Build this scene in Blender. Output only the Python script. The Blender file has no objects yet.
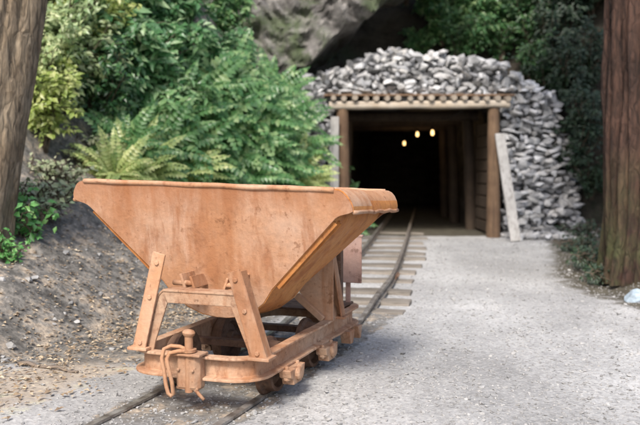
import bpy, bmesh, math, random
from mathutils import Vector, Matrix, noise
C = bpy.context.scene.collection
R = math.radians
V = Vector
rnd = random.Random(11)

# ------------------------------------------------------------------ helpers
class MB:
    """collects vertices and faces, builds ONE mesh object"""
    def __init__(s): s.v = []; s.f = []
    def add(s, vs, fs):
        o = len(s.v); s.v += [tuple(v) for v in vs]; s.f += [tuple(i + o for i in f) for f in fs]
    def box(s, c, size, M=None):
        x, y, z = [k / 2 for k in size]
        vs = [V((a, b, d)) for a in (-x, x) for b in (-y, y) for d in (-z, z)]
        if M is not None: vs = [M @ v for v in vs]
        c = V(c)
        s.add([v + c for v in vs], [(0,1,3,2),(4,6,7,5),(0,4,5,1),(2,3,7,6),(0,2,6,4),(1,5,7,3)])
    def beam(s, a, b, w, h, up=(0,0,1), seg=1, wob=0):
        a, b = V(a), V(b); d = (b - a).normalized(); u = V(up); r = d.cross(u).normalized(); u = r.cross(d)
        rings = []
        for i in range(seg + 1):
            p = a.lerp(b, i / seg)
            k = [(-1,-1),(1,-1),(1,1),(-1,1)]
            rings.append([p + r * (i0 * w / 2) + u * (j0 * h / 2) + (V((rnd.uniform(-wob, wob), rnd.uniform(-wob, wob), rnd.uniform(-wob, wob))) if wob else V((0,0,0))) for i0, j0 in k])
        s.rings(rings, True, True)
    def rings(s, rings, closed=True, caps=True):
        n = len(rings[0]); vs = [v for r in rings for v in r]; fs = []
        for i in range(len(rings) - 1):
            for j in range(n if closed else n - 1):
                a = i * n + j; b = i * n + (j + 1) % n
                fs.append((a, b, b + n, a + n))
        if caps and closed:
            fs.append(tuple(reversed(range(n)))); o = (len(rings) - 1) * n
            fs.append(tuple(range(o, o + n)))
        s.add(vs, fs)
    def tube(s, pts, r, n=10, wob=0.0, seed=0):
        pts = [V(p) for p in pts]; rs = r if isinstance(r, (list, tuple)) else [r] * len(pts)
        t = (pts[1] - pts[0]).normalized(); a = t.cross(V((0.31, 0.17, 0.93)))
        if a.length < 1e-3: a = t.cross(V((1, 0, 0)))
        a.normalize(); rings = []
        for i, p in enumerate(pts):
            t = (pts[min(i + 1, len(pts) - 1)] - pts[max(i - 1, 0)]).normalized()
            a = (a - t * a.dot(t)).normalized(); b = t.cross(a)
            ring = []
            for j in range(n):
                an = 2 * math.pi * j / n
                k = rs[i]
                if wob: k *= 1 + wob * noise.noise(V((math.cos(an) * 1.7 + seed, math.sin(an) * 1.7, p.length * 2.1)))
                ring.append(p + a * (k * math.cos(an)) + b * (k * math.sin(an)))
            rings.append(ring)
        s.rings(rings)
    def sweep(s, path, prof, closed_path=False, up=V((0,0,1))):
        """prof = (outward, up) closed polygon; path in 3D; outward = right of travel"""
        n = len(path); rings = []
        for i in range(n):
            a = path[(i - 1) % n] if (closed_path or i > 0) else path[i]
            b = path[(i + 1) % n] if (closed_path or i < n - 1) else path[i]
            t = (V(b) - V(a)).normalized(); r = t.cross(up).normalized()
            k = 1.0
            if (closed_path or 0 < i < n - 1):
                t1 = (V(path[i]) - V(a)).normalized(); k = 1 / max(.5, math.cos(math.acos(max(-1, min(1, t1.dot(t))))))
            rings.append([V(path[i]) + r * (o * k) + up * u for o, u in prof])
        if closed_path: rings.append(rings[0])
        s.rings(rings, True, not closed_path)
    def lathe(s, prof, c, axis, n=28):
        """prof (radius, along)"""
        c = V(c); ax = V(axis).normalized(); a = ax.orthogonal().normalized(); b = ax.cross(a)
        rings = [[c + ax * h + a * (max(r, .0005) * math.cos(2 * math.pi * j / n)) + b * (max(r, .0005) * math.sin(2 * math.pi * j / n)) for j in range(n)] for r, h in prof]
        s.rings(rings)
    def build(s, name, mat, parent=None, smooth=False, bevel=0, fix=True, auto=None):
        me = bpy.data.meshes.new(name); me.from_pydata(s.v, [], s.f)
        if fix:
            bm = bmesh.new(); bm.from_mesh(me); bmesh.ops.recalc_face_normals(bm, faces=bm.faces); bm.to_mesh(me); bm.free()
        me.update()
        for m in (mat if isinstance(mat, list) else [mat]): me.materials.append(m)
        if smooth:
            me.polygons.foreach_set('use_smooth', [True] * len(me.polygons))
            if auto:
                bm = bmesh.new(); bm.from_mesh(me)
                for e in bm.edges:
                    if len(e.link_faces) == 2 and e.calc_face_angle(0) > R(auto): e.smooth = False
                bm.to_mesh(me); bm.free()
        o = bpy.data.objects.new(name, me); C.objects.link(o)
        if parent is not None: o.parent = parent
        if bevel:
            b = o.modifiers.new('edge', 'BEVEL'); b.width = bevel; b.segments = 2; b.limit_method = 'ANGLE'; b.angle_limit = R(40)
        return o

def tag(o, label=None, cat=None, group=None, kind=None):
    if label: o['label'] = label
    if cat: o['category'] = cat
    if group: o['group'] = group
    if kind: o['kind'] = kind
    return o
def empty(name, loc=(0,0,0), rz=0):
    o = bpy.data.objects.new(name, None); C.objects.link(o); o.location = loc; o.rotation_euler = (0, 0, rz); o.empty_display_size = .1
    return o
def fbm(p, o=4, h=1.0, l=2.1):
    s = 0; a = 1
    for i in range(o):
        s += a * noise.noise(V(p)); p = V(p) * l + V((7.3, 1.9, 4.1)); a *= .5
    return s
def sm(a, b, x):
    t = max(0, min(1, (x - a) / (b - a))); return t * t * (3 - 2 * t)
def lerp_tab(tab, x):
    if x <= tab[0][0]: return tab[0][1]
    for (a, b), (c, d) in zip(tab, tab[1:]):
        if x <= c: return b + (d - b) * (x - a) / (c - a)
    return tab[-1][1]

# ------------------------------------------------------------------ materials
def newmat(name):
    m = bpy.data.materials.new(name); m.use_nodes = True; nt = m.node_tree
    b = nt.nodes['Principled BSDF']; b.inputs['Roughness'].default_value = .85
    return m, nt, b
def N(nt, t, **kw):
    n = nt.nodes.new(t)
    for k, v in kw.items():
        if k in n.inputs: n.inputs[k].default_value = v
        else: setattr(n, k, v)
    return n
def L(nt, a, b): nt.links.new(a, b)
def coords(nt, scale=(1,1,1), kind='Object'):
    tc = N(nt, 'ShaderNodeTexCoord'); mp = N(nt, 'ShaderNodeMapping'); mp.inputs['Scale'].default_value = scale
    L(nt, tc.outputs[kind], mp.inputs['Vector']); return mp.outputs['Vector']
def ntex(nt, vec, scale, detail=5, rough=.6, dist=0):
    n = N(nt, 'ShaderNodeTexNoise'); n.inputs['Scale'].default_value = scale; n.inputs['Detail'].default_value = detail
    n.inputs['Roughness'].default_value = rough; n.inputs['Distortion'].default_value = dist
    L(nt, vec, n.inputs['Vector']); return n.outputs['Fac']
def ramp(nt, fac, stops, interp='LINEAR'):
    r = N(nt, 'ShaderNodeValToRGB'); cr = r.color_ramp; cr.interpolation = interp
    while len(cr.elements) < len(stops): cr.elements.new(.5)
    for e, (p, c) in zip(cr.elements, stops): e.position = p; e.color = (*c, 1) if len(c) == 3 else c
    L(nt, fac, r.inputs['Fac']); return r.outputs['Color']
def mix(nt, fac, a, b, mode='MIX'):
    m = N(nt, 'ShaderNodeMix', data_type='RGBA', blend_type=mode)
    if isinstance(fac, float): m.inputs[0].default_value = fac
    else: L(nt, fac, m.inputs[0])
    for i, s in ((6, a), (7, b)):
        if isinstance(s, tuple): m.inputs[i].default_value = (*s, 1)
        else: L(nt, s, m.inputs[i])
    return m.outputs[2]
def bump(nt, b, h, dist=.01, strength=.6, prev=None):
    n = N(nt, 'ShaderNodeBump'); n.inputs['Distance'].default_value = dist; n.inputs['Strength'].default_value = strength
    L(nt, h, n.inputs['Height'])
    if prev is not None: L(nt, prev, n.inputs['Normal'])
    L(nt, n.outputs['Normal'], b.inputs['Normal']); return n.outputs['Normal']
g3 = lambda v: (v, v, v)

def rmap(nt, v, a, b_, top):
    m = N(nt, 'ShaderNodeMapRange'); m.inputs[1].default_value = a; m.inputs[2].default_value = b_; m.inputs[3].default_value = 0; m.inputs[4].default_value = top
    L(nt, v, m.inputs[0]); return m.outputs[0]
def rust(name, base, pale, dark, streak=(2.2, 2.2, .35), k=1.0, rim=False):
    m, nt, b = newmat(name); ob = coords(nt); st = coords(nt, streak)
    n1 = ntex(nt, ob, 2.3 * k, 6, .62); n2 = ntex(nt, st, 7 * k, 6, .65, .3); n3 = ntex(nt, ob, 42, 5, .7); n4 = ntex(nt, ob, 11 * k, 6, .7)
    oi = N(nt, 'ShaderNodeObjectInfo')
    n5 = ntex(nt, coords(nt, streak), 3.1 * k, 4, .6, .5); n6 = ntex(nt, ob, 5.3 * k, 8, .72, .8)
    c = mix(nt, ramp(nt, n1, [(.38, g3(0)), (.62, g3(1))]), base, pale)
    c = mix(nt, ramp(nt, n5, [(.50, g3(0)), (.64, g3(.75))]), c, tuple(x * y for x, y in zip(base, (.80, .66, .52))))
    c = mix(nt, ramp(nt, n2, [(.54, g3(0)), (.70, g3(.7))]), c, dark)
    c = mix(nt, ramp(nt, n6, [(.57, g3(0)), (.64, g3(.4)), (.72, g3(.6))]), c, tuple(x * .8 for x in dark))
    c = mix(nt, ramp(nt, n4, [(.61, g3(0)), (.66, g3(.6))]), c, tuple(x * .6 for x in dark))
    n7 = ntex(nt, ob, 30, 4, .6); c = mix(nt, ramp(nt, n7, [(.63, g3(0)), (.69, g3(.5))]), c, tuple(x * .7 for x in dark))
    c = mix(nt, ramp(nt, n2, [(.22, g3(.55)), (.40, g3(0))]), c, tuple(min(1, x * 1.2) for x in pale))
    c = mix(nt, 1.0, c, ramp(nt, n3, [(.3, g3(.84)), (.7, g3(1.08))]), 'MULTIPLY')
    c = mix(nt, 1.0, c, ramp(nt, oi.outputs['Random'], [(0, (.80, .78, .76)), (1, (1.08, 1.08, 1.08))]), 'MULTIPLY')
    if rim:                              # old rain stains hang below the rim, ragged and of different length
        sp = N(nt, 'ShaderNodeSeparateXYZ'); L(nt, ob, sp.inputs[0]); dr = ntex(nt, coords(nt, (1, 1, .05)), 9, 6, .7)
        ma = N(nt, 'ShaderNodeMath', operation='MULTIPLY_ADD'); L(nt, dr, ma.inputs[0]); ma.inputs[1].default_value = .42; L(nt, sp.outputs['Z'], ma.inputs[2])
        c = mix(nt, rmap(nt, ma.outputs[0], 1.06, 1.24, .8), c, tuple(x * 1.05 for x in dark))
    L(nt, c, b.inputs['Base Color'])
    L(nt, ramp(nt, n4, [(.3, g3(.62)), (.7, g3(.92))]), b.inputs['Roughness'])
    p = bump(nt, b, n3, .004, .55); bump(nt, b, n4, .008, .5, p)
    return m
M = {}
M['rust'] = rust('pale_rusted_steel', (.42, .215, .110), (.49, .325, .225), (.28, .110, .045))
M['rust_tub'] = rust('stained_tub_steel', (.41, .21, .110), (.48, .315, .225), (.27, .105, .042), rim=True)
M['rust_orange'] = rust('orange_rusted_steel', (.43, .17, .042), (.47, .215, .07), (.27, .09, .028))
M['rust_frame'] = rust('rusted_channel_steel', (.41, .225, .13), (.49, .335, .23), (.20, .085, .045), (2, 2, 1), 2.0)
M['rust_dark'] = rust('dark_rusted_iron', (.11, .058, .036), (.19, .115, .075), (.04, .025, .02), (2, 2, 2), 2.5)
M['rust_pink'] = rust('dull_pinkish_plate', (.34, .20, .16), (.42, .29, .25), (.22, .11, .08))

def railmat():
    m, nt, b = newmat('rail_steel'); ob = coords(nt); n = ntex(nt, ob, 14, 6); n2 = ntex(nt, ob, 90, 3)
    c = ramp(nt, n, [(.35, (.16, .13, .11)), (.55, (.36, .33, .30)), (.75, (.55, .53, .50))])
    L(nt, mix(nt, 1.0, c, ramp(nt, n2, [(.3, g3(.8)), (.7, g3(1.15))]), 'MULTIPLY'), b.inputs['Base Color'])
    b.inputs['Metallic'].default_value = .6; b.inputs['Roughness'].default_value = .42; bump(nt, b, n2, .003, .5); return m
M['rail'] = railmat()

def wood(name, a, bcol, dark, axis='X', sc=1.0, moss=None):
    m, nt, b = newmat(name)
    s = {'X': (.06, 1, 1), 'Y': (1, .06, 1), 'Z': (1, 1, .06)}[axis]
    g = ntex(nt, coords(nt, s), 38 * sc, 6, .65, .4); w = ntex(nt, coords(nt), 3.2 * sc, 5)
    c = mix(nt, ramp(nt, w, [(.35, g3(0)), (.65, g3(1))]), a, bcol)
    c = mix(nt, ramp(nt, g, [(.28, g3(1)), (.5, g3(0))]), c, dark)
    if moss:
        q = ntex(nt, coords(nt), 4.5, 6, .7); c = mix(nt, ramp(nt, q, [(.55, g3(0)), (.66, g3(.8))]), c, moss)
    oi = N(nt, 'ShaderNodeObjectInfo')
    c = mix(nt, 1.0, c, ramp(nt, oi.outputs['Random'], [(0, g3(.8)), (1, g3(1.15))]), 'MULTIPLY')
    L(nt, c, b.inputs['Base Color']); bump(nt, b, g, .006, .7); return m
M['sleeper'] = wood('weathered_sleeper_wood', (.12, .102, .082), (.22, .195, .165), (.05, .04, .03))
M['pale_plank'] = wood('pale_grey_plank', (.30, .29, .275), (.42, .41, .395), (.17, .155, .14), 'Z')
M['post'] = wood('brown_post_wood', (.12, .072, .042), (.19, .12, .07), (.05, .03, .018), 'Z')
M['post_dark'] = wood('shaded_tunnel_timber', (.055, .036, .024), (.085, .058, .038), (.022, .015, .010), 'Z')  # darker copy of the post wood, tunnel shade put into its colour
M['lintel'] = wood('weathered_lintel_wood', (.44, .36, .27), (.52, .46, .38), (.17, .12, .08))
M['pole'] = wood('cut_pole_wood', (.27, .22, .17), (.38, .33, .27), (.10, .075, .055), 'Y')
M['dead'] = wood('dead_branch_wood', (.12, .09, .07), (.20, .16, .125), (.06, .05, .04))

def bark(name, a, c2, dark, moss, mz):
    m, nt, b = newmat(name)
    g = ntex(nt, coords(nt, (1, 1, .16)), 11, 8, .75, 1.2); q = ntex(nt, coords(nt), 2.6, 6, .65); f = ntex(nt, coords(nt, (1, 1, .25)), 60, 4)
    c = mix(nt, ramp(nt, q, [(.35, g3(0)), (.65, g3(1))]), a, c2)
    c = mix(nt, ramp(nt, g, [(.32, g3(1)), (.52, g3(0))]), c, dark)
    wv = N(nt, 'ShaderNodeTexNoise'); wv.inputs['Scale'].default_value = 3.5; L(nt, coords(nt), wv.inputs['Vector'])
    va = N(nt, 'ShaderNodeVectorMath', operation='MULTIPLY_ADD'); L(nt, wv.outputs['Color'], va.inputs[0]); va.inputs[1].default_value = (.16, .16, .1); L(nt, coords(nt, (1, 1, .065)), va.inputs[2])
    vo = N(nt, 'ShaderNodeTexVoronoi', feature='DISTANCE_TO_EDGE'); vo.inputs['Scale'].default_value = 17; L(nt, va.outputs[0], vo.inputs['Vector'])
    ck = ramp(nt, vo.outputs['Distance'], [(.0, g3(0)), (.22, g3(1))])
    c = mix(nt, 1.0, c, ramp(nt, vo.outputs['Distance'], [(.0, g3(.68)), (.20, g3(1.05))]), 'MULTIPLY')
    geo = N(nt, 'ShaderNodeNewGeometry'); sp = N(nt, 'ShaderNodeSeparateXYZ'); L(nt, geo.outputs['Position'], sp.inputs[0])
    mr = N(nt, 'ShaderNodeMapRange'); mr.inputs[1].default_value = mz[0]; mr.inputs[2].default_value = mz[1]; mr.inputs[3].default_value = 1; mr.inputs[4].default_value = 0
    L(nt, sp.outputs['Z'], mr.inputs[0])
    mm = N(nt, 'ShaderNodeMath', operation='MULTIPLY'); L(nt, mr.outputs[0], mm.inputs[0]); L(nt, ramp(nt, q, [(.38, g3(0)), (.6, g3(1))]), mm.inputs[1])
    c = mix(nt, mm.outputs[0], c, moss)
    c = mix(nt, 1.0, c, ramp(nt, f, [(.3, g3(.75)), (.7, g3(1.2))]), 'MULTIPLY')
    L(nt, c, b.inputs['Base Color']); p = bump(nt, b, g, .03, .8); p = bump(nt, b, ck, .02, .6, p); bump(nt, b, f, .006, .6, p); b.inputs['Roughness'].default_value = .95; return m
M['bark_grey'] = bark('grey_brown_bark', (.22, .16, .10), (.34, .275, .195), (.10, .072, .046), (.09, .10, .045), (-.2, .9))
M['bark_red'] = bark('red_brown_furrowed_bark', (.050, .025, .017), (.085, .044, .030), (.014, .008, .006), (.06, .075, .025), (.0, 1.3))

def stone(name, cols, moss=None, sc=1.0):
    m, nt, b = newmat(name); geo = N(nt, 'ShaderNodeNewGeometry'); ob = coords(nt)
    n = ntex(nt, ob, 7 * sc, 6, .65); f = ntex(nt, ob, 55 * sc, 5, .7)
    c = ramp(nt, geo.outputs['Random Per Island'], [(i / (len(cols) - 1), k) for i, k in enumerate(cols)])
    c = mix(nt, 1.0, c, ramp(nt, n, [(.3, g3(.62)), (.7, g3(1.3))]), 'MULTIPLY')
    c = mix(nt, 1.0, c, ramp(nt, f, [(.3, g3(.8)), (.7, g3(1.15))]), 'MULTIPLY')
    if moss:
        q = ntex(nt, ob, 1.6, 6, .7); c = mix(nt, ramp(nt, q, [(.54, g3(0)), (.68, g3(.7))]), c, moss)
    L(nt, c, b.inputs['Base Color']); p = bump(nt, b, n, .02, .5); bump(nt, b, f, .006, .5, p); return m
M['stone'] = stone('rubble_stone', [(.20, .202, .21), (.37, .375, .39), (.50, .49, .475), (.27, .275, .285), (.60, .605, .61), (.42, .418, .415)])
M['pebble'] = stone('gravel_pebble', [(.25, .247, .242), (.30, .296, .29), (.34, .335, .326), (.27, .266, .26), (.37, .365, .356), (.31, .307, .302)])
M['blue_rock'] = stone('pale_blue_rock', [(.34, .42, .49), (.40, .48, .55)])

def rockmat(name, cols, dark, moss=None):
    m, nt, b = newmat(name); ob = coords(nt); lay = coords(nt, (.8, .8, 2.2))
    n = ntex(nt, lay, 1.3, 8, .68, .8); f = ntex(nt, ob, 12, 7, .7)
    c = ramp(nt, n, [(.32, dark), (.45, cols[0]), (.55, cols[1]), (.70, cols[2])])
    c = mix(nt, 1.0, c, ramp(nt, f, [(.3, g3(.7)), (.7, g3(1.25))]), 'MULTIPLY')
    if moss:
        q = ntex(nt, ob, 1.1, 6, .7); c = mix(nt, ramp(nt, q, [(.5, g3(0)), (.62, g3(.85))]), c, moss)
    L(nt, c, b.inputs['Base Color']); p = bump(nt, b, n, .08, .6); bump(nt, b, f, .03, .7, p); b.inputs['Roughness'].default_value = .95; return m
M['cliff'] = rockmat('grey_cliff_rock', [(.10, .094, .088), (.19, .18, .17), (.30, .28, .26)], (.035, .03, .027), (.06, .085, .035))
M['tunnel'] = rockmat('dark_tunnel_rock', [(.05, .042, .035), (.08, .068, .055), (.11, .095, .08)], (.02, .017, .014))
M['hill'] = rockmat('dark_forest_soil', [(.032, .028, .02), (.045, .038, .028), (.06, .05, .038)], (.015, .012, .009), (.02, .032, .013))

def groundmat():
    m, nt, b = newmat('gravel_and_soil'); geo = N(nt, 'ShaderNodeNewGeometry'); P = geo.outputs['Position']
    at = N(nt, 'ShaderNodeAttribute', attribute_name='soil'); at2 = N(nt, 'ShaderNodeAttribute', attribute_name='sand'); at3 = N(nt, 'ShaderNodeAttribute', attribute_name='moss')
    vo = N(nt, 'ShaderNodeTexVoronoi'); vo.inputs['Scale'].default_value = 48; L(nt, P, vo.inputs['Vector'])
    vo2 = N(nt, 'ShaderNodeTexVoronoi'); vo2.inputs['Scale'].default_value = 110; L(nt, P, vo2.inputs['Vector'])
    bw = N(nt, 'ShaderNodeRGBToBW'); L(nt, vo.outputs['Color'], bw.inputs[0]); bw2 = N(nt, 'ShaderNodeRGBToBW'); L(nt, vo2.outputs['Color'], bw2.inputs[0])
    n = ntex(nt, P, .9, 7, .62); f = ntex(nt, P, 24, 6, .7); s = ntex(nt, P, 5, 7, .7)
    gr = ramp(nt, bw.outputs[0], [(.2, (.255, .252, .247)), (.5, (.345, .341, .334)), (.8, (.44, .435, .426))])
    gr = mix(nt, .5, gr, ramp(nt, bw2.outputs[0], [(.2, (.26, .258, .255)), (.8, (.43, .427, .42))]))
    gr = mix(nt, 1.0, gr, ramp(nt, n, [(.3, g3(.78)), (.7, g3(1.2))]), 'MULTIPLY')
    big = ntex(nt, coords(nt, (1.0, .35, 1), 'Object'), 1.1, 5, .55, .6)
    gr = mix(nt, 1.0, gr, ramp(nt, big, [(.35, g3(.80)), (.6, g3(1.10))]), 'MULTIPLY')
    soil = ramp(nt, s, [(.30, (.035, .031, .026)), (.43, (.10, .094, .085)), (.52, (.18, .167, .148)), (.60, (.30, .25, .195)), (.72, (.45, .37, .285))])
    soil = mix(nt, 1.0, soil, ramp(nt, f, [(.3, g3(.45)), (.7, g3(1.5))]), 'MULTIPLY')
    sand = ramp(nt, s, [(.3, (.22, .18, .14)), (.55, (.37, .32, .265)), (.7, (.47, .48, .34))])
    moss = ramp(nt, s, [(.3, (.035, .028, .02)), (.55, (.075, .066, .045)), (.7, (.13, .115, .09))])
    def edge(a):
        ad = N(nt, 'ShaderNodeMath', operation='ADD'); L(nt, a.outputs['Fac'], ad.inputs[0])
        mm = N(nt, 'ShaderNodeMath', operation='MULTIPLY_ADD'); L(nt, s, mm.inputs[0]); mm.inputs[1].default_value = 1.3; mm.inputs[2].default_value = -.65; L(nt, mm.outputs[0], ad.inputs[1])
        return ramp(nt, ad.outputs[0], [(.38, g3(0)), (.62, g3(1))])
    c = mix(nt, edge(at2), gr, sand); c = mix(nt, edge(at), c, soil); c = mix(nt, edge(at3), c, moss)
    L(nt, c, b.inputs['Base Color']); b.inputs['Roughness'].default_value = .95
    p = bump(nt, b, vo.outputs['Distance'], .008, .4); p = bump(nt, b, f, .015, .45, p); bump(nt, b, s, .04, .35, p); return m
M['ground'] = groundmat()

def leafmat(name, a, c2, c3, trans=.25, rough=.45):
    m, nt, b = newmat(name); geo = N(nt, 'ShaderNodeNewGeometry'); oi = N(nt, 'ShaderNodeObjectInfo')
    c = ramp(nt, geo.outputs['Random Per Island'], [(0, a), (.55, c2), (1, c3)])
    c = mix(nt, 1.0, c, ramp(nt, oi.outputs['Random'], [(0, (.8, .85, .8)), (1, (1.2, 1.12, 1.1))]), 'MULTIPLY')
    L(nt, c, b.inputs['Base Color']); b.inputs['Roughness'].default_value = rough; b.inputs['Specular IOR Level'].default_value = .7
    t = N(nt, 'ShaderNodeBsdfTranslucent'); L(nt, c, t.inputs['Color']); x = N(nt, 'ShaderNodeMixShader'); x.inputs[0].default_value = trans
    L(nt, b.outputs[0], x.inputs[1]); L(nt, t.outputs[0], x.inputs[2]); L(nt, x.outputs[0], nt.nodes['Material Output'].inputs['Surface']); return m
M['fern'] = leafmat('fern_green', (.06, .17, .06), (.16, .35, .13), (.38, .53, .25), .48, .34)
M['fern_light'] = leafmat('light_fern_green', (.30, .43, .15), (.42, .52, .20), (.58, .64, .30), .4, .4)
M['leaf'] = leafmat('shrub_leaf_green', (.05, .16, .065), (.15, .34, .15), (.38, .54, .30), .48, .34)
M['leaf_yellow'] = leafmat('yellow_green_leaf', (.30, .40, .09), (.42, .50, .14), (.60, .62, .26), .42, .4)
M['leaf_pale'] = leafmat('pale_green_leaf', (.24, .36, .16), (.40, .50, .24), (.60, .66, .40), .4, .4)
M['leaf_lowpale'] = leafmat('pale_low_leaf', (.22, .30, .16), (.34, .40, .24), (.48, .50, .36), .3)
M['fern_bright'] = leafmat('bright_broad_leaf', (.16, .34, .14), (.26, .46, .20), (.42, .58, .32), .42, .32)  # paler leaf tone that stands in for highlights among the ferns
M['leaf_deep'] = leafmat('deep_shade_leaf', (.010, .030, .014), (.018, .045, .020), (.03, .06, .025), .15, .55)  # near-black leaf, shade of the slope by the red trunk put into its colour
M['leaf_dark'] = leafmat('dark_forest_leaf', (.025, .085, .030), (.05, .14, .045), (.10, .21, .065), .3, .4)
M['leaf_bright'] = leafmat('bright_low_leaf', (.09, .28, .07), (.14, .38, .10), (.24, .46, .15), .35, .4)
M['litter'] = leafmat('dry_leaf_litter', (.15, .10, .065), (.34, .25, .16), (.58, .48, .36), .1, .8)
M['stem'] = wood('shrub_stem', (.09, .065, .045), (.13, .10, .07), (.04, .03, .02), 'Z')

def emit(name, col, s):
    m = bpy.data.materials.new(name); m.use_nodes = True; nt = m.node_tree; nt.nodes.remove(nt.nodes['Principled BSDF'])
    e = N(nt, 'ShaderNodeEmission'); e.inputs['Color'].default_value = (*col, 1); e.inputs['Strength'].default_value = s
    L(nt, e.outputs[0], nt.nodes['Material Output'].inputs['Surface']); return m
M['bulb'] = emit('lit_bulb', (1, .58, .22), 2.2)
m, nt, b = newmat('black_cable'); b.inputs['Base Color'].default_value = (.02, .02, .02, 1); M['cable'] = m

# ------------------------------------------------------------------ camera
CAMZ = 1.08
cd = bpy.data.cameras.new('camera'); cam = bpy.data.objects.new('camera', cd); C.objects.link(cam)
cd.lens = 45; cd.sensor_width = 36; cd.clip_end = 2000; cd.clip_start = .05
cam.location = (0, 0, CAMZ); PITCH = math.atan(44.5 / 800); cam.rotation_euler = (R(90) - PITCH, 0, 0)
cd.dof.use_dof = True; cd.dof.focus_distance = 3.9; cd.dof.aperture_fstop = 2.2
bpy.context.scene.camera = cam
def at(px, py, D):                       # a pixel of the photograph at distance D
    return V(((px - 320) / 800 * D, D, CAMZ + (168 - py) / 800 * D))

# ------------------------------------------------------------------ terrain
FOOT = [(0, -1.9), (3.4, -1.75), (4.5, -1.65), (5.2, -1.35), (7, -.85), (10, -.05), (11, .2), (12, .27), (14, .27), (300, .27)]
CREST = [(0, 1.9), (8, 1.9), (9.2, 1.2), (10.2, .45), (11, .15), (300, .15)]
def G(x, y):
    d = lerp_tab(FOOT, y) - x; z = 0.0
    if d > 0:
        c = lerp_tab(CREST, y)
        z = .60 * max(0, d - .12) if d < c else .60 * (c - .12) + (1.55 + .45 * sm(8, 11, y)) * (d - c)
        if z > 7: z = 7 + (z - 7) * .15
        z += min(1, d) * (.10 * fbm((x * 1.1, y * 1.1, 3), 4) + .07 * fbm((x * 3.4, y * 3.4, 9), 4) + .03 * abs(fbm((x * 10, y * 10, 4), 2)))
        z = max(z, 0)
    e = x - lerp_tab([(0, 3.2), (6.2, 2.75), (7.0, 2.6), (8, 2.7), (10.5, 3.5), (12.5, 4.2), (300, 4.2)], y)
    if e > 0 and y < 300: z += min(2.5, .38 * e) * (1 if e < 20 else 1) + .05 * fbm((x * 2, y * 2, 5), 3) * min(1, e)
    if d <= 0: z += .012 * fbm((x * 1.3, y * 1.3, 0), 3)
    if 5.4 < y < 15: z -= .0 * sm(5.7, 6.4, y) * sm(.62, .36, abs(x - lerp_tab([(4.72, -.17), (5.62, .06), (6.64, .27), (7.62, .465), (14.1, 1.34), (20, 2.15)], y)))
    return z
def lines(lo, hi, step, far):
    a = [lo + i * step for i in range(int((hi - lo) / step) + 1)]
    k = step; x = a[-1]; up = []
    while x < far: k *= 1.35; x += k; up.append(x)
    k = step; x = a[0]; dn = []
    while x > -far: k *= 1.35; x -= k; dn.append(x)
    return dn[::-1] + a + up
def tris_attr(me, name, vals):
    at_ = me.attributes.new(name, 'FLOAT', 'POINT'); at_.data.foreach_set('value', vals)
xs = lines(-4.6, 4.6, .055, 400); ys = lines(1.5, 14.5, .065, 400)
mb = MB(); mb.v = [(x, y, G(x, y)) for y in ys for x in xs]; nx = len(xs)
mb.f = [(j * nx + i, j * nx + i + 1, (j + 1) * nx + i + 1, (j + 1) * nx + i) for j in range(len(ys) - 1) for i in range(nx - 1)]
ground = mb.build('ground', M['ground'], smooth=True, fix=False); tag(ground, kind='structure')
soil, sand, moss = [], [], []
for (x, y, z) in mb.v:
    d = lerp_tab(FOOT, y) - x
    soil.append(max(sm(-.25, .35, d), .8 * sm(-.25, -.6, x - (-.604 + (y - 3.515) * .364)) * (1 if y < 7 else 0)) * .95 * sm(4.1, 4.5, y + .3 * max(0, d)) if abs(x - (-.604 + (y - 3.515) * .364)) > .36 or y > 6 else .62)
    trk = x - (-.604 + (y - 3.515) * .364)       # lateral from the track
    sand.append(.95 * sm(-.35, -1.15, trk + .25 * fbm((x * 2.2, y * 2.2, 1), 3)) * sm(4.9, 4.1, y + .3 * fbm((x * 2, y * 2, 6), 3)))
    e = x - lerp_tab([(0, 3.0), (6.3, 2.35), (7, 2.2), (8.2, 2.35), (10.5, 3.0), (12.5, 3.5), (300, 3.5)], y)
    cxk = lerp_tab([(4.72, -.17), (5.62, .06), (6.64, .27), (7.62, .465), (14.1, 1.34), (20, 2.15)], y)
    moss.append(max(sm(-.35, .45, e) * .95, sm(12.4, 12.9, y)))  # second term darkens the tunnel floor, its shade put into the ground colour
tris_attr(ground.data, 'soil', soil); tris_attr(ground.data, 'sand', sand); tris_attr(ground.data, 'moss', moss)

# hillside behind and round the tunnel mouth
TX0, TX1, TY, TZ = .30, 2.78, 12.6, 2.02
def hill_y(x, v):
    yb = 13.3 if x < 3.2 else 13.3 - min(5.5, (x - 3.2) * .62)
    if x < -1: yb = 13.3 - .1 * (x + 1)
    return yb + .42 * v + .35 * fbm((x * .7, v * .9, 2), 4) + (max(0, v - 8) * 6)
hx = [-9 + i * .16 for i in range(132)]; hv = [-.4 + j * .16 for j in range(66)]
mb = MB(); n = len(hx)
mb.v = [(x, hill_y(x, v), v) for v in hv for x in hx]
for j in range(len(hv) - 1):
    for i in range(n - 1):
        if TX0 - .2 < hx[i] + .08 < TX1 + .2 and hv[j] < 2.25: continue
        mb.f.append((j * n + i, j * n + i + 1, (j + 1) * n + i + 1, (j + 1) * n + i))
tag(mb.build('hillside', M['hill'], smooth=True, fix=False), kind='structure')

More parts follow.
